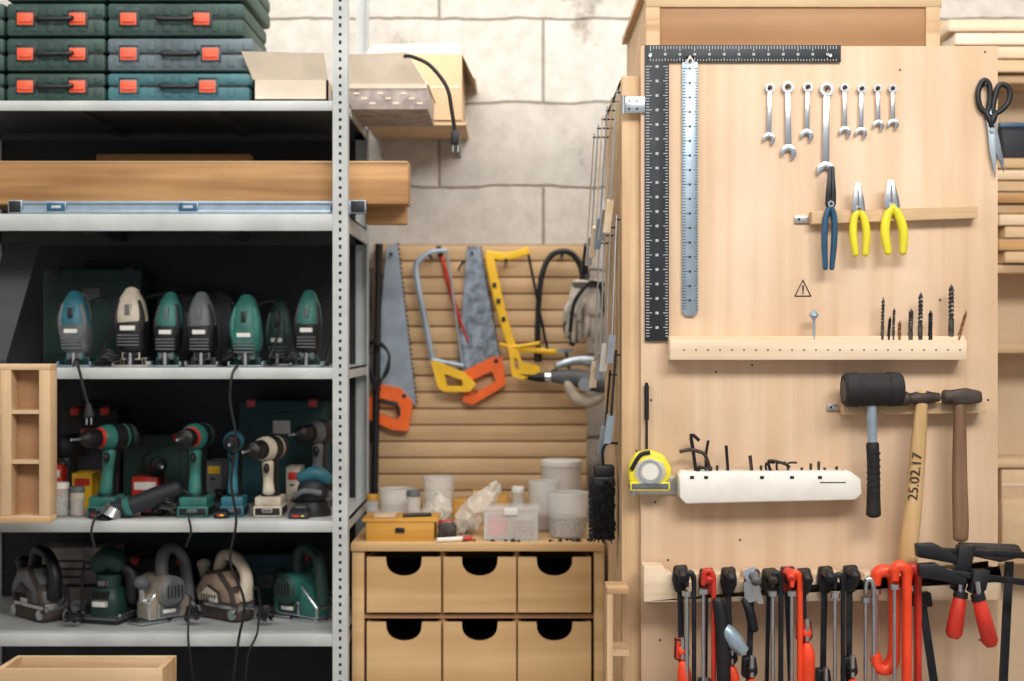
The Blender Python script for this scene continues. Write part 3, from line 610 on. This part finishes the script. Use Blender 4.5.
# ================================================================ TOOL BOARD
BD=3.0
b=B('tool_board_cabinet',3.02);y=fl(3.02);D=.56/b.k
b.box(622,76,642,y,0,20,'pinez',.8)                    # front post
b.box(622,76,628,y,20,D,'pine');b.box(622,76,940,82,20,D,'pine')
b.box(648,-8,940,46,3,9,'plyd',.3);b.box(646,-16,942,7,0,16,'pine',.8);b.box(646,7,660,80,0,14,'pine',.5);b.box(926,7,940,80,0,14,'pine',.5)
b.box(648,-14,654,78,14,D,'pine');b.box(934,-14,940,y,14,D,'pine');b.box(628,82,934,y,D-6,D-1,'plyd');b.box(642,-16,942,-10,16,D,'pine')
b.box(628,y-12,934,y-6,20,D,'pine');b.done()
b=B('plywood_door_panel',BD);b.box(641,46,998,fl(3.0)-4,0,8.5,'ply',.8)
for x,y in((651,60),(985,52),(651,400),(988,400),(660,640),(655,502),(740,540),(940,300),(752,365),(980,640),(668,560),(716,372),(900,70)):
    b.cyl((x,y,-.5),(x,y,1),1.1,'dsteel',seg=8)
b.done()
def hinge(pts,x,y,name='steel_hinge'):
    b=B(name,2.995);b.poly(pts,-1,1.5,'chrome',.3)
    b.cyl((x,y-9,-2),(x,y+9,-2),2.4,'chrome')
    for dx in(6,14): 
        for dy in(-4,4): b.cyl((x+dx,y+dy,-1.6),(x+dx,y+dy,-.8),1.3,'dsteel',seg=8)
    b.done()
hinge([(622,97),(645,97),(645,113),(622,113)],623,105);hinge([(630,477),(678,477),(678,494),(630,494)],634,486)
# framing square
b=B('framing_square',2.992)
b.poly([(645,45),(841,45),(841,62),(669,62),(669,341),(645,341)],0,2.4,'bsteel',.2)
for i in range(94):
    y=66+i*2.9;L=6 if i%5==0 else 3.4
    b.box(646,y,646+L,y+.8,-.25,.1,'tickw');b.box(668-L*.8,y,668,y+.8,-.25,.1,'tickw')
    if i%5==0: b.box(655.5,y-.8,658.5,y+1.8,-.25,.1,'tickw')
for i in range(64):
    x=650+i*2.95;L=5 if i%5==0 else 3
    b.box(x,46,x+.8,46+L,-.25,.1,'tickw');b.box(x,61-L*.6,x+.8,61,-.25,.1,'tickw')
    if i%5==0: b.box(x-.8,53,x+1.8,55.5,-.25,.1,'tickw')
b.cyl((650,56,-2),(650,56,3),1.6,'chrome');b.cyl((830,56,-2),(830,56,3),1.6,'chrome');b.done()
b=B('steel_ruler',2.992);b.poly([(682,63),(686,56),(694,56),(698,63),(698,312),(694,316),(686,316),(682,312)],0,1.8,'steelb',.2)
for i in range(84):
    y=68+i*2.9;L=5 if i%5==0 else 3
    b.box(682.4,y,682.4+L,y+.7,-.2,.1,'bsteel');b.box(697.6-L*.7,y,697.6,y+.7,-.2,.1,'bsteel')
    if i%5==0: b.box(688.5,y-.6,691,y+1.6,-.2,.1,'bsteel')
b.poly([(685,63),(690,55),(695,63)],-.8,-.1,'white');b.cyl((690,61,-3),(690,61,3),1.6,'dsteel');b.done()
b=B('warning_triangle_sticker',2.998)
for p,q in(((795,296),(803,280)),((803,280),(811,296)),((811,296),(795,296))): b.sweep([(p[0],p[1],.2),(q[0],q[1],.2)],.5,'ink',asp=.3,rd=1)
b.box(802.4,285,803.8,291,0,.4,'ink');b.box(802.4,292.2,803.8,293.6,0,.4,'ink');b.done()
def wrench(x,y0,y1,w,lean=0,m='chrome'):
    b=B('combination_wrench',2.988);R=w*.5;c=(x,y0+R);n=(x+lean,y1-w*.66);R2=w*.66
    b.ring(c,R,R*.55,0,4,m)
    b.poly([(x-w*.22,c[1]+R*.8),(x+w*.22,c[1]+R*.8),(n[0]+w*.26,n[1]-R2*.7),(n[0]-w*.26,n[1]-R2*.7)],.8,3.2,m,.5)
    pts=[];a0=math.radians(90+20)
    for i in range(17):
        a=a0+math.radians(38)+i*math.radians(360-76)/16;pts.append((n[0]+R2*math.cos(a),n[1]+R2*math.sin(a)))
    for rr,da in((.45,-70),(.3,-150),(.3,150),(.45,70)):
        a=a0+math.radians(da);pts.append((n[0]+R2*rr*math.cos(a),n[1]+R2*rr*math.sin(a)))
    b.poly(pts,.3,3.8,m,.3);b.cyl((c[0],c[1],-4),(c[0],c[1],5.2),1.1,'dsteel',seg=8);b.done()
for a in((770,83,145,9.5),(788,81,160,12),(808,82,142,10),(827,82,180,14),(845,83,138,9),(862,84,139,9),(878,84,131,8.5),(893,84,130,8.5)): wrench(*a,lean=random.uniform(-1,1))
# pliers rack
def slatrack(name,pts,d,dep,m='pinew',plate=None):
    b=B(name,d);b.poly(pts,0,dep,m,.8)
    if plate: b.box(*plate,dep-3,dep,'chrome',.3);b.cyl((plate[0]+4,(plate[1]+plate[3])/2,dep-4),(plate[0]+4,(plate[1]+plate[3])/2,dep-2),1.3,'dsteel',seg=8)
    return b
b=slatrack('pliers_rack',[(812,211),(978,206),(978,218),(812,224)],2.97,14,'pine',(797,215,812,222))
b.done()
def pliers(x,y0,y1,m,w=9,lean=0,spread=6,nose=1,tip='chrome'):
    b=B('pliers',2.958);h=y1-y0;py=y0+h*.36
    X=lambda t:x+lean*t
    for q in(-1,1):
        b.poly([(X(0)+q*.3,y0),(X(0)+q*w*.25,y0),(X(.2)+q*w*.55,py-h*.12),(X(.36)+q*w*.6,py),(X(.4)+q*w*.3,py+h*.06),(X(.3)+q*.3,py-h*.03)],0+q*.4,4+q*.4,tip,.4)
        b.sweep([(X(.36)-q*1,py-1,2),(X(.5)+q*w*.45,py+h*.12,2),(X(.75)+q*(w*.5+spread*.4),py+h*.34,2),(X(1)+q*(w*.3+spread*.5),y1-3,2)],[w*.28,w*.34,w*.36,w*.3],m,sm=5,rd=.8,seg=10,asp=1.1)
    b.cyl((X(.36),py,-1),(X(.36),py,5),w*.36,'chrome');b.cyl((X(.36),py,-1.4),(X(.36),py,-.8),w*.18,'dsteel');b.done()
pliers(832,166,271,'blue',9,-3,1,tip='dsteel');pliers(858,183,257,'yellowl',11,3,3);pliers(891,180,255,'yellowl',13,5,7)
# scissors
b=B('scissors',2.985)
b.sweep([(984,80,3),(979,92,3),(981,106,3),(988,112,3),(991,98,3),(990,84,3)],2.8,'black',sm=5,closed=True,asp=.9)
b.sweep([(1001,84,3),(996,96,3),(994,112,3),(1002,110,3),(1010,100,3),(1010,88,3)],2.8,'black',sm=5,closed=True,asp=.9)
b.poly([(985,110),(993,108),(998,128),(996,178),(990,150),(988,128)],1.5,3,'blade',.2);b.poly([(997,110),(991,109),(989,128),(993,142),(1005,172),(1005,160),(998,126)],3.2,4.6,'blade2',.2)
b.sweep([(986,110,3),(990,118,3),(993,128,3)],[2.4,4,2.8],'black',rd=.6);b.sweep([(997,111,3),(994,118,3),(991,126,3)],[2.4,4,2.8],'black',rd=.6)
b.cyl((992.5,130,-.5),(992.5,130,5),2.6,'chrome');b.cyl((985,84,-3),(985,84,7),1.4,'dsteel',seg=8);b.done()
# drill bit rack
b=B('drill_bit_rack',2.95);b.box(670,340,967,360,0,23,'pinew',.8);b.box(670,336,967,341,6,23,'pinew',.6)
for i in range(24): b.cyl((684+i*12,350,-.2),(684+i*12,350,.3),.9,'hole',seg=8)
b.done()
def bit(x,y0,y1,r,m='bitst',lean=0):
    b=B('twist_drill_bit',2.965);L=y1-y0
    b.cyl((x,y1+2,0),(x+lean*.35,y1-L*.3,0),r*.95,m,seg=10)
    n=40
    b.cyl((x+lean*.35,y1-L*.3,0),(x+lean,y0+3,0),r*.62,'dsteel' if m=='bitst' else m,seg=8);b.cyl((x+lean,y0+3,0),(x+lean,y0,0),r*.6,m,.1,8)
    for ph in(0,math.pi):
        b.sweep([(x+lean*(.35+.65*i/n)+r*.55*math.cos(ph+i*.6),y1-L*.3-(L*.68-2)*i/n,r*.55*math.sin(ph+i*.6)) for i in range(n)],r*.42,m,seg=5)
    b.done()
for i,a in enumerate(((882,297,338,1.9),(888,316,342,1.8),(893,307,340,1.7),(899,320,342,2),(910,308,342,2.8),(920,292,340,2.7),(930,310,342,2.5),(951,284,334,3.1))): bit(*a,m=('bitst','dsteel','bitst','rust','bitst','bitst','dsteel','bitst')[i],lean=random.uniform(0,4))
bit(957,310,343,1.9,'rust',9)
b=B('countersink_bit',2.965);b.cyl((814,345,0),(814,322,0),1.4,'steelb');b.lathe((814,322,0),(814,309,0),[(0,1.4),(.2,1.6),(.5,5),(.6,4.6),(1,.3)],'steelb',12);b.done()
# hammers
b=slatrack('hammer_rack',[(844,404),(986,402),(986,413),(844,415)],2.955,21,'pine',(831,405,846,411));b.done()
HK=2.94
b=B('rubber_mallet',HK);v=-2
b.lathe((843,390,v),(901,389,v),[(0,15),(.04,17),(.24,17.5),(.25,16.6),(.75,16.6),(.76,17.5),(.96,17),(1,15)],'rubber',26)
b.lathe((842.5,390,v),(845,390,v),[(0,10),(1,15)],'rubberg',24)
b.cyl((871,405,v),(872,446,v),5.2,'steelb',4.6);b.sweep([(872,444,v),(873,470,v),(873,500,v),(873,514,v)],[6.5,6.2,6.8,7.5],'rubber',sm=4,rd=.5,seg=16)
for i in range(9): b.lathe((873,452+i*6.5,v),(873,454+i*6.5,v),[(0,6.9),(1,6.9)],'black',16)
b.done()
b=B('claw_hammer',HK)
b.lathe((900,399,v),(939,397,v),[(0,5),(.02,7),(.18,7.2),(.24,5.4),(.4,6.4),(.68,7),(.78,5.8),(1,4.2)],'iron',18)
b.sweep([(922,392,v),(918,440,v),(913,500,v),(908,545,v),(907,562,v)],[5.6,7.4,8.6,9.4,9.6],'handle',asp=.75,sm=4,rd=.3,seg=14,pw=2.6);hm=b.done()
cu=bpy.data.curves.new('date_lettering','FONT');cu.body='25.02.17';cu.size=14*HK/F;cu.extrude=.0003;to=bpy.data.objects.new('date_lettering',cu)
bpy.context.scene.collection.objects.link(to);cu.materials.append(M['ink']);to.location=P(914.5,500,HK)+Vector((0,-9.0*HK/F,0));to.rotation_euler=Euler((math.radians(90),math.radians(-84),0))
to.parent=hm;to.matrix_parent_inverse=Matrix.Translation(hm.location).inverted()
b=B('cross_peen_hammer',HK)
b.poly([(946,394),(952,390),(966,388),(980,391),(981,402),(970,404),(953,404),(946,400)],-8,6,'iron',2.5);b.lathe((942,397,v),(950,397,v),[(0,6),(.2,7.5),(1,7)],'iron',16)
b.sweep([(959,392,v),(959,430,v),(959,480,v),(960,520,v),(960,538,v)],[5.5,6.6,7.6,8,7.6],'handled',asp=.75,sm=4,rd=.5,seg=14);b.done()
# tape + awl
b=B('tape_measure',2.95)
pts=[(629,466),(636,454),(650,450),(664,455),(672,468),(671,478),(660,489),(648,491),(634,487),(629,480)]
b.poly(pts,0,20,'yellowl',3);b.poly([(636,462),(650,457),(664,462),(668,474),(660,485),(640,485),(633,476)],-1,1,'cream',1);b.ring((650,472),12,10,-1.6,1,'steelb');b.cyl((650,472,-1.8),(650,472,1),8,'white',seg=24)
b.box(630,482,670,491,-1,18,'greyp',1.5);b.sweep([(631,470,-1),(640,455,-1.2),(650,452,-1)],2.2,'black',sm=4,asp=.4);b.done()
b=B('steel_scriber',2.98);b.sweep([(647,450,4),(647,400,4),(647,385,4)],[1.4,1.2,1.8],'black',rd=.6);b.cyl((647,420,4),(647,386,4),2.4,'black');b.sweep([(647,450,4),(641,456,4),(636,450,4)],.8,'dsteel',sm=4,seg=6);b.cyl((647,384,2),(647,384,9),1.5,'dsteel');b.done()
# hex key rack
b=B('hex_key_rack',2.94);b.poly([(679,476),(683,472),(850,471),(861,479),(862,494),(855,500),(686,504),(680,498)],0,28,'foam',1.5)
for x in(690,704,760,790,818): b.box(x,476,x+4,479,-.3,.5,'hole')
b.box(820,482,846,483,-.3,.3,'hole');b.done()
def hexkey(pts,r,m='dsteel'):
    b=B('hex_key',2.955);b.sweep(pts,r,m,sm=3,seg=6);b.done()
hexkey([(697,474,6),(694,452,6),(692,435,6),(700,441,6)],2);hexkey([(707,474,8),(707,456,8),(709,443,8),(709,441,8)],1.5)
hexkey([(680,452,4),(690,450,4),(700,452,4),(706,456,4),(712,474,6)],2.1,'iron');hexkey([(729,474,6),(727,446,6)],1.7);hexkey([(753,474,6),(751,456,6)],1.9,'iron')
hexkey([(700,474,0),(697,468,-2),(712,468,-2)],1.6);hexkey([(772,474,2),(769,461,2),(785,464,2),(790,468,2)],1.7)
for x in(768,779,790): hexkey([(x,474,6),(x-1,464,6),(x+8,463,4)],1.2)
for x,h in((812,464),(803,468),(826,468),(838,467),(844,470),(700,466),(718,466),(762,466),(820,462)): hexkey([(x,474,6),(x,h,6)],1.5,'iron')
# clamp rail + clamps
b=B('clamp_rail',2.92);pts=[(644,602),(644,567),(664,567)]
x=668
while x<992: pts+=[(x,574),(x+4,574),(x+4,582),(x+10,582),(x+10,574)];x+=17
pts+=[(1000,570),(1002,600)]
b.poly(pts,0,33,'pinew',.6);b.done()
def fclamp(x,yt,yh,lean=0,hc='redp',jaw='black',d=2.9,bar=3,hl=42):
    b=B('bar_clamp',d);X=lambda y:x+lean*(y-yt)/110
    b.prism([(x-bar,yt,0),(x+bar,yt,0),(X(720)+bar,720,0),(X(720)-bar,720,0)],Vector((0,.004,0)),'dsteel',.3)
    b.poly([(x-6,yt-2),(x+7,yt-3),(x+9,yt+14),(x+4,yt+24),(x-5,yt+24),(x-8,yt+12)],-4,6,jaw,1.8);b.cyl((x,yt+10,-8),(x,yt+10,-3),4,'dsteel')
    b.sweep([(x,yt+4,2),(x,yt+2,-18),(x,yt+6,-26)],[6,5,5],jaw,sm=3,rd=.4)
    X2=X(yh)
    b.poly([(X2-7,yh-12),(X2+6,yh-12),(X2+8,yh+4),(X2+2,yh+12),(X2-8,yh+8)],-6,6,hc,1.8)
    b.cyl((X2,yh+6,-14),(X2,yh-16,-14),2.4,'chrome');b.sweep([(X2,yh,0),(X2,yh-2,-14)],[5,5],hc,rd=.5)
    b.sweep([(X2,yh+10,-14),(X2+1,yh+22,-14),(X2+1,yh+10+hl,-14)],[4.5,7,6],hc if hc!='black' else 'redo',sm=3,rd=.6,seg=12);b.done()
fclamp(680,568,650,2,'redo');fclamp(706,571,690,-1,'black','redp',bar=2.5);fclamp(728,570,655,2,'black','black')
fclamp(752,572,668,-3,'black','greyp',2.89);fclamp(787,569,700,4,'redo','redp');fclamp(803,571,632,2,'redo','black',2.88)
fclamp(825,569,680,-2,'black','dsteel');fclamp(850,568,668,-1,'black','black')
fclamp(769,571,700,-2,'dsteel','iron',2.91,2)
def gclamp(x,y0,y1,w,m,d=2.9,r=4,dv=-6):
    b=B('g_clamp',d)
    b.sweep([(x-w*.5,y0+14,dv),(x-w*.45,y0+3,dv),(x,y0,dv),(x+w*.42,y0+5,dv),(x+w*.5,y0+22,dv),(x+w*.5,y1-26,dv),(x+w*.4,y1-8,dv),(x,y1,dv),(x-w*.45,y1-4,dv),(x-w*.5,y1-14,dv)],[r*.8,r*1.1,r*1.2,r*1.2,r,r,r*1.2,r*1.2,r*1.1,r],m,asp=1.5,sm=4,seg=12,pw=3,rd=.3)
    b.cyl((x-w*.5,y0+22,dv),(x-w*.5,y1+26,dv),2,'chrome');b.cyl((x-w*.5,y0+18,dv),(x-w*.5,y0+23,dv),5,'chrome');b.cyl((x-w*.5,y1-16,dv),(x-w*.5,y1+4,dv),4.4,m)
    b.cyl((x-w*.5-9,y1+24,dv),(x-w*.5+9,y1+24,dv),1.3,'chrome');b.done()
gclamp(884,570,668,18,'redo',2.9,5.2,-4);gclamp(899,565,700,12,'redo',2.87,4.6);gclamp(912,566,700,8,'redp',2.9,3.6);gclamp(868,578,700,8,'chrome',2.9,2.4);gclamp(708,570,700,10,'redp',2.86,2.4,-4);gclamp(795,572,700,8,'redo',2.86,2.8,-4);gclamp(776,572,700,8,'dsteel',2.87,2.4,-4);gclamp(690,572,700,7,'dsteel',2.87,2.2,-4);gclamp(838,574,706,8,'dsteel',2.87,2.2,-4)
b=B('putty_knife',2.87);b.poly([(758,604),(764,604),(754,566),(742,572)],0,1.2,'chrome',.2);b.sweep([(744,600,2),(750,612,2),(754,630,2)],[3,5,5],'dsteel',sm=3,rd=.6)
b.poly([(745,604),(756,601),(750,580),(744,583)],.2,1.6,'chrome');b.done()
b=B('heat_gun_nozzle',2.84);b.lathe((722,626,0),(744,652,0),[(0,5),(.2,8),(.6,9),(.8,7),(1,6)],'steelb',16);b.sweep([(718,600,0),(722,630,0),(724,690,0)],[6,7,7],'black',sm=3,rd=.5);b.done()
# big quick clamps on the right
def bigclamp(x0,y0,x1,y1,hx,hy,hx2,hy2,d,t=.62):
    b=B('heavy_bar_clamp',d)
    dx,dy=x1-x0,y1-y0;l=math.hypot(dx,dy);n=(-dy/l*3.2,dx/l*3.2)
    b.poly([(x0-n[0],y0-n[1]),(x1-n[0],y1-n[1]),(x1+n[0],y1+n[1]),(x0+n[0],y0+n[1])],0,5,'dsteel',.5)
    b.poly([(x0-4,y0-6),(x0+14,y0-7),(x0+44,y0+9),(x0+42,y0+15),(x0+16,y0+10),(x0-3,y0+7)],-4,8,'black',1.2)
    mx,my=x0+dx*t,y0+dy*t
    b.poly([(mx-7,my-7),(mx+10,my-7),(mx+6,my+12),(hx+5,hy+3),(hx-6,hy),(mx-9,my+10)],-5,9,'black',1.2)
    b.cyl((hx,hy-12,-10),(hx+(hx2-hx)*.2,hy+(hy2-hy)*.2,-10),2.6,'chrome')
    b.lathe((hx,hy,-10),(hx2,hy2,-10),[(0,4),(.08,6.4),(.5,8),(.9,8.5),(1,5)],'redp',14)
    b.lathe((hx,hy,-10),(hx+(hx2-hx)*.12,hy+(hy2-hy)*.12,-10),[(0,7),(1,7.4)],'black',14);b.done()
bigclamp(920,550,1032,556,958,590,950,636,2.86,.4);bigclamp(922,570,1036,584,974,592,988,644,2.83,.5)
b=B('long_bar_clamp',2.9);b.prism([(919,600,0),(926,600,0),(944,720,0),(936,720,0)],Vector((0,.008,0)),'dsteel');b.prism([(1006,562,0),(1014,562,0),(1006,720,0),(998,720,0)],Vector((0,.008,0)),'dsteel')
b.poly([(912,594),(930,592),(932,606),(914,608)],-4,8,'black',1);b.poly([(960,543),(1018,545),(1024,556),(1000,562),(958,553)],-3,8,'iron',1.2);b.done()

# side of the cabinet: squares / saws hung flat against it, seen edge on
def sideblade(name,x,y0,y1,da,db,thick,m,hm,w=.05,hl=.10,out=.016):
    b=B(name,1.0);X=x*1.0
    A=Vector((X,da,CH-(y0-CY)*da/F));C=Vector((X-out,db,CH-(y1-CY)*db/F));t=(C-A).normalized();n=Vector((0,1,0));n=(n-t*n.dot(t)).normalized()*w
    b.prism([A-n*.3,A+n*.4,C+n,C-n],Vector((thick,0,0)),m)
    E=C+t*hl;b.prism([C-n*1.1-Vector((.006,0,0)),C+n*1.1-Vector((.006,0,0)),E+n*.8-Vector((.01,0,0)),E-n*.9-Vector((.01,0,0))],Vector((.015,0,0)),hm)
    b.cyl(A+Vector((-.002,0,-.01)),Vector((.2325,A.y,A.z-.01)),.002*F,'dsteel',seg=8);b.done()
for i in range(6): sideblade('try_square',.224-.006*i,88+i*9,200+i*9,3.05+.065*i,3.09+.075*i,.0025,('steel','cream','steelb','pinew','steel','cream')[i],('pinew','chrome','steelb','pinew','chrome','dsteel')[i],.014,.07,.012)
for i in range(4): sideblade('back_saw',.223-.006*i,215+i*8,335+i*9,3.05+.1*i,3.06+.1*i,.002,'steel',('chrome','white','chrome','pinew')[i],.02,.06,.01)
for i in range(2): sideblade('wood_rasp',.222-.006*i,350+i*20,415+i*12,3.06+.1*i,3.07+.1*i,.004,'dsteel','steelb',.016,.06,.01)
b=B('wooden_side_box',2.93);b.box(607,588,629,594,0,40,'pine',.5);b.box(607,594,613,fl(2.93),0,40,'pinez',.5);b.box(613,650,629,656,0,40,'pine');b.done()

# ================================================================ RIGHT LUMBER RACK
b=B('lumber_rack',3.85);y=fl(3.85)
for x in(952,1120): b.box(x,10,x+9,y,50,60,'pinez',.5);b.box(x,80,x+9,y,0,9,'pinez',.5)
for yy in(75,205,265,345,460,556): b.box(946,yy,1140,yy+8,0,60,'pine',.5)
b.box(952,60,1130,y,60,63,'tan')
b.done()
b=B('stacked_planks',3.83)
for i in range(4): b.box(948+i*7,20+i*13.5,1150,31.5+i*13.5,-2,50,('pinew','cardw','pinew','pine')[i],.6)
b.done()
b=B('stacked_planks',3.83)
for i in range(4): b.box(975+i*4,158+i*11.5,1130,168+i*11.5,2,50,('pine','pinew','pine','beam')[i],.6)
for i in range(4): b.box(1000+i%2*6,214+i*12.5,1130,225+i*12.5,2,50,('pinew','pine','beam','pine')[i],.6)
b.done()
b=B('plastic_parts_bin',3.86);b.poly([(1002,124),(1040,124),(1036,157),(1006,157)],4,40,'gdark',1.5);b.box(1000,122,1042,127,2,42,'blue',.6);b.done()
b=B('cardboard_box',3.84);b.box(1003,470,1060,500,4,50,'card',.6);b.box(1003,500,1070,555,2,50,'card',.6);b.box(1003,484,1060,486,3.4,5,'cardw');b.done()

# ================================================================ LIGHTS / WORLD / CAMERA
def area(n,loc,rot,size,sy,e,c=(1,1,1)):
    l=bpy.data.lights.new(n,'AREA');l.shape='RECTANGLE';l.size=size;l.size_y=sy;l.energy=e;l.color=c
    o=bpy.data.objects.new(n,l);o.location=loc;o.rotation_euler=[math.radians(a) for a in rot];bpy.context.scene.collection.objects.link(o)
area('ceiling_lamp_front',(1.0,.5,3.3),(38,0,10),2.2,1.0,150,(1,.95,.885))
area('ceiling_lamp_rear',(.1,3.1,3.35),(14,0,0),3.2,.4,46,(1,.96,.90))
area('ceiling_lamp_left',(-1.4,1.0,3.3),(34,0,-10),1.6,.8,42,(1,.965,.93))
w=bpy.data.worlds.new('World');bpy.context.scene.world=w;w.use_nodes=True
w.node_tree.nodes['Background'].inputs[0].default_value=(.93,.95,1,1);w.node_tree.nodes['Background'].inputs[1].default_value=.5
cam=bpy.data.cameras.new('Camera');co=bpy.data.objects.new('Camera',cam);bpy.context.scene.collection.objects.link(co)
co.location=(0,0,CH);co.rotation_euler=(math.radians(90),0,0);cam.lens=50;cam.sensor_width=36
cam.dof.use_dof=True;cam.dof.focus_distance=2.96;cam.dof.aperture_fstop=2.2
bpy.context.scene.camera=co
vs=bpy.context.scene.view_settings;vs.view_transform='Standard';vs.look='None'
